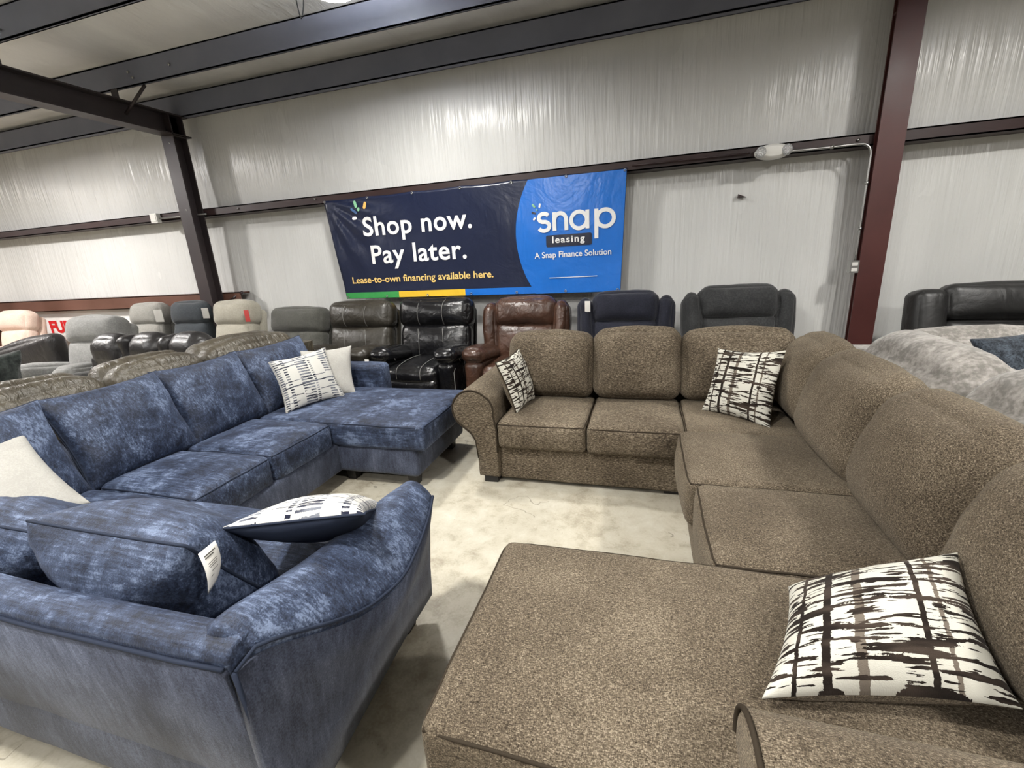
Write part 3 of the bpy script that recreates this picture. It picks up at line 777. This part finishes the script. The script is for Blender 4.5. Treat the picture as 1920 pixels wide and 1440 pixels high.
# ------------------------------------------------------------------ blue sectional
def blue_sectional():
    B, SD, P = M['blue'], M['blue_side'], M['blue_pipe']
    t = thing('sectional_sofa', 'blue chenille sectional with chaise and sloping near arm', 'sofa')
    # bases
    softbox('base', (-2.56, 1.85, .215), (.90, 2.6, .23), .03, SD, t, puff=(.006, 0, 0), n=(8, 18, 5), ns=.003)
    softbox('base', (-1.58, 1.01, .215), (1.24, .84, .23), .03, SD, t, puff=(0, .006, 0), n=(12, 8, 5), ns=.003)
    softbox('chaise_base', (-2.12, 2.925, .215), (1.28, .84, .23), .04, SD, t, puff=(.01, .008, 0), n=(14, 10, 5), ns=.003)
    # seat cushions
    for y0, y1 in ((1.435, 1.925), (1.93, 2.475)):
        softbox('seat_cushion', (-2.46, (y0 + y1) / 2, .405), (.70, y1 - y0, .19), .04, B, t, puff=((0, .018), .004, (0, .028)), n=(14, 12, 5), ns=.006, pipes=[(2, 1)], pmat=P)
    softbox('seat_cushion', (-2.48, 1.09, .40), (.68, .68, .19), .04, B, t, puff=(0, .004, (0, .026)), n=(12, 12, 5), ns=.006, pipes=[(2, 1)], pmat=P)
    softbox('seat_cushion', (-1.56, 1.09, .40), (1.15, .70, .19), .04, B, t, puff=(0, .012, (0, .026)), n=(16, 12, 5), ns=.006, pipes=[(2, 1)], pmat=P)
    softbox('chaise_cushion', (-2.09, 2.915, .405), (1.38, .87, .19), .035, B, t, puff=(.004, .006, (0, .02)), n=(20, 14, 5), ns=.006, pipes=[(2, 1)], pmat=P)
    # loose back cushions of the long run
    for y0, y1, tw in ((.80, 1.42, .03), (1.41, 2.03, -.02), (2.0, 2.63, -.02), (2.60, 3.32, -.02)):
        o = pillow('back_cushion', (-2.80, y1, .47), (-2.80, y0, .47), (-3.02, y0 - .01, .975), (-3.02, y1 + .01, .975), .25, [B], '', parent=t, n=22, pinch=.085, pw=.42, ns=.012, piping=P)
        # front of this cushion looks to +x: flip order above keeps the normal toward the seats
    softbox('back_frame', (-3.05, 2.05, .40), (.20, 3.1, .62), .05, SD, t, puff=(.01, 0, .01), n=(5, 20, 8), ns=.003)
    # far stub arm
    softbox('arm', (-2.60, 3.435, .40), (.74, .17, .60), .045, B, t, puff=(.006, .012, .006), n=(10, 5, 10), ns=.004)
    # near back: padded top rail and flat outer panel
    def bprof(x, dz=0):
        pts = [(.61, .10), (.585, .4), (.565, .66 + dz), (.566, .69 + dz)]
        for a in np.linspace(175, 10, 12): pts.append((.618 + .052 * math.cos(R(a)), .692 + dz + .030 * math.sin(R(a))))
        pts += [(.668, .66 + dz), (.69, .4), (.70, .10)]
        return [Vector((x, y, z)) for y, z in pts]
    xs = np.linspace(-3.1, -.884, 16)
    BDZ = lambda x: .004 * math.sin(x * 9) + (0.0 if x < -1.3 else .030 * ((x + 1.3) / .46) ** 2)
    bk = loft('back_frame', [bprof(x, BDZ(x)) for x in xs], M['blue'], t, bev=.006)
    pan = loft('back_panel', [[Vector((x, y, z)) for y, z in ((.602, .10), (.577, .4), (.557, .672 + BDZ(x)), (.567, .676 + BDZ(x)), (.59, .4), (.615, .10))] for x in xs], SD, bk, bev=.004)
    tube('piping', [(x, .560, .680 + BDZ(x)) for x in xs], .006, P, bk)
    # swooping near arm
    key = [(.625, -.862, .705, -1.00, .725), (.68, -.832, .70, -1.0, .735), (.76, -.800, .645, -.99, .715), (.93, -.776, .558, -.985, .685), (1.11, -.760, .530, -.98, .668), (1.28, -.779, .565, -.98, .660), (1.40, -.80, .60, -.975, .655), (1.475, -.825, .62, -.97, .645)]
    ky = [k[0] for k in key]
    yy = np.linspace(.625, 1.475, 26); rings, pipe = [], []
    for y in yy:
        xo, zo, xi, zi = [float(np.interp(y, ky, [k[j] for k in key])) for j in (1, 2, 3, 4)]
        ytop = y
        fwd = max(0, (y - 1.2) / .275)
        bx = -.862 - .038 * min(1, max(0, (y - .65) / .6))
        ring = [(bx, y + .02 * fwd, .10), (bx + .012, y + .015 * fwd, .25), (max(xo - .03, bx + .004), y, zo - .14), (xo - .004, y, zo - .02), (xo + .002, y, zo), (xo - .012, y, zo + .022)]
        for s in np.linspace(.15, .88, 7):
            ring.append((xo + (xi - xo) * s, y, zo + (zi - zo) * s + .052 * math.sin(math.pi * s) ** .8))
        ring += [(xi - .004, y, zi + .004), (xi - .012, y, zi - .04), (xi - .008, y, .5), (xi, y, .10)]
        rings.append([Vector(p) for p in ring]); pipe.append(Vector((xo + .004, y, zo + .004)))
    def smooth_rings(rs):
        out = [[Vector(p) for p in r] for r in rs]
        for _ in range(3):
            for i in range(1, len(out) - 1):
                for k in range(len(out[0])): out[i][k] = (out[i - 1][k] + out[i][k] * 2 + out[i + 1][k]) / 4
        return out
    rings = smooth_rings(rings)
    ar = loft('arm', rings, B, t, bev=.02)
    # darker plain outside panel of the arm
    pn = []
    r0 = [p + Vector((-.003, -.05, 0)) for p in rings[0]]
    for r in [r0] + rings: pn.append([r[0] + Vector((.006, 0, 0)), r[1] + Vector((.006, 0, 0)), r[2] + Vector((.006, 0, 0)), r[3] + Vector((.007, 0, -.002)), r[3] + Vector((-.02, 0, -.004)), r[2] + Vector((-.02, 0, 0)), r[1] + Vector((-.02, 0, 0)), r[0] + Vector((-.02, 0, 0))])
    loft('arm_panel', pn, SD, ar, bev=.004)
    tube('piping', [Vector((-.862, .57, .69))] + [r[4] + Vector((.003, 0, .002)) for r in rings], .0055, P, ar)
    tube('corner_welt', [(-.862, .566, .69), (-.864, .578, .5), (-.866, .594, .25), (-.868, .604, .10)], .006, P, ar)
    for x, y in ((-2.10, 2.62), (-1.58, 2.62), (-1.58, 3.25), (-2.95, 3.25), (-.98, 1.39), (-.98, .68), (-2.95, .68), (-2.18, 1.5)): leg(x, y, t, .105, .042)
blue_sectional()

# ------------------------------------------------------------------ throw pillows
def pillows():
    bb = M['brown_right']
    pillow('throw_pillow', (-.855, 2.87, .475), (-.80, 3.20, .485), (-.925, 3.27, .87), (-1.0, 2.90, .845), .15, [M['ikat'], bb], 'brown striped ivory pillow leaning on the rolled brown arm', group='ivory pillows with brown brush stripes', piping=M['brown_pipe'])
    pillow('throw_pillow', (.385, 3.05, .495), (.735, 2.78, .475), (.836, 3.02, .91), (.475, 3.16, .895), .17, [M['ikat'], bb], 'brown striped ivory pillow standing in the brown sofa corner', group='ivory pillows with brown brush stripes')
    pillow('throw_pillow', (.275, .885, .56), (.765, .945, .60), (.80, 1.27, .745), (.425, 1.265, .575), .20, [M['ikat'], bb], 'largest brown striped ivory pillow, lying on the near brown chaise', group='ivory pillows with brown brush stripes', n=34)
    pillow('throw_pillow', (-2.60, 2.60, .505), (-2.40, 3.03, .51), (-2.61, 3.14, .905), (-2.75, 2.68, .885), .14, [M['dash'], M['grey_velvet']], 'ivory pillow with navy dashes and fringe on the blue chaise', fringe=True)
    pillow('throw_pillow', (-2.71, 2.86, .50), (-2.365, 3.14, .50), (-2.50, 3.36, .875), (-2.81, 3.08, .885), .14, [M['grey_velvet']], 'plain pale grey velvet pillow behind the fringed pillow')
    pillow('throw_pillow', (-2.58, .84, .50), (-2.46, 1.22, .56), (-2.88, 1.27, .875), (-2.98, .86, .80), .18, [M['grey_velvet']], 'plain pale grey velvet pillow leaning in the left blue corner')
    pillow('throw_pillow', (-.83, 1.05, .80), (-1.245, .90, .79), (-1.36, 1.26, .56), (-.99, 1.40, .60), .16, [M['blue_pipe'], M['dash']], 'navy-backed pillow with dashed ivory face against the near blue arm', piping=M['blue_pipe'])
    o = pillow('back_pillow', (-1.76, .99, .46), (-1.17, .99, .46), (-1.20, .76, .835), (-1.82, .74, .85), .38, [M['blue']], 'puffy blue chenille cushion with a white price tag at its corner', pw=.42, pinch=.04, n=30, ns=.012, piping=M['blue_pipe'])
    pillow('back_pillow', (-2.40, 1.02, .44), (-1.84, 1.02, .44), (-1.90, .80, .75), (-2.47, .76, .79), .32, [M['blue']], 'puffy blue chenille cushion at the left edge, without a tag', pw=.42, pinch=.04, n=26, ns=.012, piping=M['blue_pipe'])
    # price tag
    tg = []
    for j in range(9):
        q = j / 8; cv = .012 * math.sin(q * math.pi)
        tg.append(Vector((-1.135 + .012 * q + cv, .742 - .012 * q, .832 - .118 * q)) - o.location)
        tg.append(Vector((-1.128 + .012 * q + cv, .790 - .012 * q - .02 * q * q, .842 - .100 * q)) - o.location)
    F = [(2 * j, 2 * j + 1, 2 * j + 3, 2 * j + 2) for j in range(8)]
    tagm = link('price_tag', tg, F, M['paper'], o); md = tagm.modifiers.new('s', 'SOLIDIFY'); md.thickness = .0012
    tagm['label'] = 'white paper price tag'
    lines = []
    for j, (a, b) in ((1, (.2, .85)), (1.45, (.2, .7)), (2.6, (.25, .8)), (3.0, (.25, .8)), (3.4, (.3, .75)), (4.3, (.4, .8)), (5.2, (.3, .5))):
        k = int(j); f = j - k
        def pt(s, u):
            kk = int(s); ff = s - kk
            L = tg[2 * kk].lerp(tg[2 * kk + 2], ff); Rr = tg[2 * kk + 1].lerp(tg[2 * kk + 3], ff)
            return L.lerp(Rr, u) + Vector((.0022, -.0012, 0.0006))
        h = .22 if j < 2 else .12
        q = [pt(j, a), pt(j, b), pt(j + h, b), pt(j + h, a)]
        lines.append((q, [(0, 1, 2, 3)]))
    link('print', *join(*lines), M['ink'], tagm, smooth=False)
    pillow('throw_pillow', (1.66, 2.62, .72), (2.16, 2.72, .66), (2.08, 2.96, 1.06), (1.62, 2.84, 1.01), .17, [M['navy_pillow']], 'flecked navy pillow on the pale grey sofa at right', ns=.01)
pillows()

# ------------------------------------------------------------------ recliners
def recliner(label, loc, rz, mat, style='pillow', W=.95, H=1.12, stitch=None, group='recliners along the back wall', tagm=None, headw=None, armh=.60, spread=1):
    t = thing('recliner', label, 'recliner', loc, rz, group)
    h = W / 2; iw = h - .19
    softbox('base', (0, -.02, .22), (W - .06, .80, .34), .05, mat, t, puff=(.01, .01, 0), n=(8, 8, 5), ns=.003)
    softbox('footrest', (0, -.44, .26), (2 * iw, .13, .30), .05, mat, t, puff=(0, (.03, 0), .01), n=(8, 4, 6), ns=.004)
    sc = softbox('seat', (0, -.17, .43), (2 * iw + .01, .62, .20), .07, mat, t, puff=(0, (.03, 0), .03), n=(10, 10, 5), ns=.006)
    parts = [sc]
    for s in (-1, 1):
        a = softbox('armrest', (s * (h - .10), -.10, .33), (.19, .72, .50), .06, mat, t, puff=(.012, .01, .01), n=(5, 10, 8), ns=.004)
        pd = softbox('arm_pad', (s * (h - .105), -.14, armh), (.235, .66, .15), .07, mat, a, puff=(.015, (.03, .01), .025), rot=(R(-9), 0, 0), n=(6, 12, 5), ns=.009)
        if stitch:
            tube('stitching', [(s * (h - .105) + .125 * math.cos(R(k)), -.33, armh - .03 + .112 * math.sin(R(k))) for k in range(0, 181, 15)], .0022, stitch, pd, 4)
            tube('stitching', [(s * h - s * .002, -.46, .1), (s * h - s * .002, -.46, .48), (s * h, -.42, .52)], .0025, stitch, a, 4)
    bw = (iw + .06 if style != 'wing' else iw + .03) * 1.0
    hw = headw or (W - .08 if style != 'wing' else bw * 2)
    if style != 'wing': bw = hw / 2 - .015
    lean = R(-14)
    lt = H - .26
    lb = softbox('lower_back', (0, .20, (.44 + lt) / 2), (2 * bw, .20, lt - .44), .07, mat, t, puff=(.01, (.05, 0), .01), rot=(lean, 0, 0), n=(10, 5, 10), ns=.008)
    hd = softbox('headrest', (0, .275, H - .155), (hw, .24, .32), .085, mat, t, puff=(.012, (.05, .02), .02), rot=(lean, 0, 0), n=(12, 6, 8), ns=.010)
    softbox('back_shell', (0, .35, .66), (max(hw, 2 * bw) - .03, .14, H - .36), .06, mat, t, puff=(.01, .01, .01), rot=(lean, 0, 0), n=(8, 4, 8), ns=.003)
    if style == 'wing':
        for s in (-1, 1):
            softbox('wing', (s * (bw + .055), .245, H - .335), (.16, .26, .56), .075, mat, t, puff=(.02, (.03, .01), .02), rot=(lean, R(3 * s), 0), n=(5, 6, 12), ns=.009)
    if stitch:
        for x in (-.32, .30):
            xx = x * hw * .55
            tube('stitching', [(xx, .275 - .178 * math.cos(a) * 1.0 - .04 + (.05 if a > 1 else .03), H - .155 + .168 * math.sin(a)) for a in np.linspace(-.75, 1.45, 12)], .0023, stitch, hd, 4)
            tube('stitching', [(xx, .07 - .012 * k, .84 - .10 * k + .0) for k in (0, 1, 2, 3)], .0023, stitch, lb, 4)
            tube('stitching', smoothpath([(xx * .9, .05, .553), (xx * .9, -.2, .568), (xx * .9, -.44, .547), (xx * .9, -.517, .50), (xx * .9, -.525, .42)], 4), .0023, stitch, sc, 4)
    if tagm:
        px, py, pz, wd, ht, m2 = tagm
        o = softbox('hang_tag', (px, py, pz), (wd, .006, ht), .002, m2, t, puff=(0, 0, 0), n=(2, 2, 2), ns=0)
        o['label'] = 'paper hang tag'
    return t
G = 'recliners along the back wall'
def recliners():
    recliner('greenish grey suede recliner under the left end of the banner', (-4.20, 4.42, 0), R(-3), M['greengrey'], W=.90, H=1.08)
    recliner('dark taupe leather recliner with pale stitching beside the black one', (-3.25, 4.40, 0), R(-1), M['taupe_leather'], stitch=M['stitch'], W=.93, H=1.13)
    recliner('glossy black leather recliner with pale stitching behind the blue chaise', (-2.27, 4.40, 0), R(0), M['black_leather'], stitch=M['stitch'], W=.95, H=1.14, tagm=(-.475, -.50, .56, .05, .12, M['paper']))
    recliner('glossy brown leather recliner with puffy wings behind the brown loveseat', (-1.23, 4.45, 0), R(0), M['brown_leather'], 'wing', W=.98, H=1.12)
    recliner('navy suede recliner with a white tag right of the banner', (-.18, 4.45, 0), R(2), M['navy'], 'wing', W=.97, H=1.14, tagm=(-.365, .13, 1.03, .055, .11, M['paper']))
    recliner('charcoal suede recliner with a rounded head by the red column', (.86, 4.45, 0), R(4), M['charcoal'], 'wing', W=1.0, H=1.16)
    recliner('stone grey recliner with a hanging tag left of the dark column', (-6.86, 4.52, 0), R(3), M['stonegrey'], W=.78, H=1.20, headw=.56, tagm=(.33, .12, 1.04, .15, .17, M['grey_velvet']))
    recliner('dark slate recliner standing between two pale ones', (-6.03, 4.52, 0), R(3), M['slate'], W=.78, H=1.20, headw=.62, tagm=(.36, .12, 1.06, .11, .14, M['grey_velvet']))
    recliner('cream recliner with a red tag in front of the dark column', (-5.20, 4.45, 0), R(3), M['cream'], W=.78, H=1.19, headw=.62, tagm=(.32, .10, 1.02, .07, .15, M['red_paper']))
    recliner('light grey overstuffed recliner in front of the white sign', (-6.20, 3.42, 0), R(4), M['lightgrey'], W=.95, H=1.15, headw=.74, group=G)
    recliner('blush recliner in front of the red-lettered sign', (-9.35, 4.3, 0), R(12), M['blush'], W=.66, H=1.17, headw=.50)
    recliner('chestnut leather recliner at the left edge of the view', (-10.55, 4.35, 0), R(0), M['tan_leather'], W=.95, H=1.16)
recliners()

# ------------------------------------------------------------------ other sofas
def black_loveseat():
    m = M['char_leather']
    t = thing('loveseat', 'charcoal leather loveseat against the wall right of the red column', 'sofa', (2.86, 4.42, 0))
    softbox('base', (0, 0, .22), (1.5, .80, .34), .05, m, t, n=(10, 8, 5))
    softbox('seat', (0, -.12, .43), (1.06, .62, .18), .06, m, t, puff=(0, .02, .03), n=(12, 8, 5))
    for s in (-1, 1):
        softbox('armrest', (s * .64, -.06, .36), (.22, .80, .55), .07, m, t, puff=(.015, .01, .02), n=(5, 10, 8))
        softbox('wing', (s * .55, .24, .80), (.22, .26, .56), .06, m, t, puff=(.015, .02, .01), rot=(R(-10), 0, 0), n=(5, 6, 10))
    softbox('lower_back', (0, .20, .66), (.90, .2, .34), .07, m, t, puff=(.01, .04, .01), rot=(R(-12), 0, 0), n=(12, 5, 8))
    softbox('headrest', (0, .26, .975), (.90, .22, .30), .07, m, t, puff=(.01, .045, .01), rot=(R(-12), 0, 0), n=(14, 5, 8))
black_loveseat()
def grey_sofa():
    m = M['grey_sofa']
    t = thing('sectional_sofa', 'pale grey chenille sectional back to back with the brown one', 'sofa')
    boxes('back_frame', [(1.225, 1.40, .7, 3.75, .05, .80), (1.40, 3.4, 3.58, 3.75, .05, .80)], m, t)
    softbox('base', (1.80, 2.1, .22), (.86, 3.0, .34), .05, m, t, n=(8, 14, 5))
    softbox('base', (2.85, 3.2, .22), (1.3, .86, .34), .05, m, t, n=(10, 8, 5))
    for y0, y1 in ((.75, 1.68), (1.70, 2.36), (2.38, 3.30)):
        softbox('back_cushion', (1.50, (y0 + y1) / 2, .74), (.36, y1 - y0 + .02, .46), .15, m, t, puff=(.05, .02, (0, .05)), rot=(0, R(-10), 0), n=(8, 14, 10), ns=.016)
    softbox('back_cushion', (2.05, 3.42, .72), (1.0, .34, .44), .14, m, t, puff=(.02, .05, (0, .04)), rot=(R(-8), 0, 0), n=(14, 8, 10), ns=.014)
    softbox('back_cushion', (2.98, 3.42, .73), (.84, .34, .44), .14, m, t, puff=(.02, .05, (0, .04)), rot=(R(-8), 0, 0), n=(14, 8, 10), ns=.014)
    for y in (1.2, 2.0, 2.7): softbox('seat_cushion', (2.0, y, .43), (.60, .74, .18), .06, m, t, puff=(.02, .01, .03), n=(8, 8, 5))
    softbox('seat_cushion', (2.75, 2.98, .43), (.9, .62, .18), .06, m, t, puff=(.02, .01, .03), n=(8, 8, 5))
grey_sofa()
def bronze_sofa():
    m = M['bronze_leather']
    t = thing('leather_sofa', 'bronze leather reclining sofa backed against the blue sectional', 'sofa')
    boxes('back_panel', [(-3.30, -3.20, 0.75, 3.70, .06, .86)], m, t)
    softbox('base', (-3.66, 2.2, .22), (.8, 2.95, .34), .05, m, t, n=(8, 14, 5))
    for y0, y1 in ((.95, 1.93), (1.94, 2.60), (2.61, 3.55)):
        bc = softbox('headrest', (-3.36, (y0 + y1) / 2, .865), (.22, y1 - y0 - .01, .23), .095, m, t, puff=(.015, .0, (0, .035)), n=(6, 18, 6), ns=.012)
        softbox('back_cushion', (-3.50, (y0 + y1) / 2, .79), (.26, y1 - y0 - .03, .42), .11, m, t, puff=(.02, .0, (0, .03)), rot=(0, R(-8), 0), n=(6, 16, 8), ns=.012)
        tube('stitching', [(-3.415, y, .955 + .016 * math.sin((y - y0) / (y1 - y0) * math.pi)) for y in np.linspace(y0 + .08, y1 - .08, 10)], .004, M['bronze_leather'], bc, 4)
        softbox('seat', (-3.83, (y0 + y1) / 2, .43), (.5, y1 - y0 - .02, .18), .06, m, t, puff=(.02, 0, .03), n=(8, 8, 5))
bronze_sofa()
def dark_sofas():
    m = M['dark_leather']
    t = thing('leather_sofa', 'dark leather sofa with rolled headrests behind the bronze sofa', 'sofa', (-4.82, 3.25, 0), R(2))
    softbox('base', (0, .25, .24), (1.50, .6, .36), .05, m, t, n=(12, 8, 5))
    softbox('back_panel', (0, -.02, .5), (1.50, .14, .62), .06, m, t, n=(14, 4, 8))
    for k in range(3):
        softbox('headrest', (-.50 + k * .52, .03, .83), (.43, .28, .36), .13, m, t, puff=(.01, .02, .02), n=(12, 8, 8), ns=.006)
        if k < 2: softbox('gathered_roll', (-.245 + k * .52, .04, .83), (.13, .26, .33), .055, m, t, puff=(.0, .01, .01), n=(6, 8, 8), ns=.02)
    for k in range(3): softbox('seat', (-.50 + k * .50, .33, .46), (.48, .45, .2), .06, m, t, n=(8, 8, 5))
    # charcoal sofa left of the bronze one
    d = M['dark_cloth']
    t = thing('sofa', 'charcoal cloth sofa at left holding a furry pillow', 'sofa', (-4.68, 1.85, 0), 0)
    softbox('base', (0, 0, .22), (.9, 1.6, .34), .05, d, t, n=(8, 12, 5))
    softbox('back', (.32, 0, .56), (.24, 1.5, .56), .10, d, t, puff=(.02, .0, .03), n=(6, 14, 8), ns=.008)
    softbox('arm', (-.02, .76, .40), (.86, .22, .44), .10, d, t, puff=(.0, .02, .03), n=(10, 6, 8), ns=.008)
    softbox('arm', (-.02, -.76, .40), (.86, .22, .44), .10, d, t, puff=(.0, .02, .03), n=(10, 6, 8), ns=.008)
    softbox('seat_cushion', (-.12, .34, .45), (.64, .66, .18), .06, d, t, puff=(.02, .01, .03), n=(8, 8, 5))
    softbox('seat_cushion', (-.12, -.34, .45), (.64, .66, .18), .06, d, t, puff=(.02, .01, .03), n=(8, 8, 5))
    pillow('fur_pillow', (-4.62, 2.12, .62), (-4.62, 1.66, .62), (-4.50, 1.68, 1.08), (-4.50, 2.14, 1.09), .20, [M['fur']], 'dark furry throw pillow on the charcoal sofa at the left edge', ns=.03, n=36)
    t = thing('leather_sofa', 'black leather sofa with a sloping back left of the light grey recliner', 'sofa', (-7.85, 3.72, 0), R(0))
    b = M['dark_leather']
    softbox('base', (0, 0, .22), (1.45, .70, .34), .05, b, t, n=(10, 8, 5))
    softbox('back', (0, .05, .58), (1.45, .24, .50), .10, b, t, puff=(.0, .02, .04), n=(16, 5, 8), ns=.006, warp=lambda Q, u: Q + np.stack([0 * u[:, 0], 0 * u[:, 0], .13 * u[:, 0]], 1))
    softbox('arm', (-.66, -.12, .38), (.20, .6, .40), .09, b, t, n=(6, 10, 8))
dark_sofas()
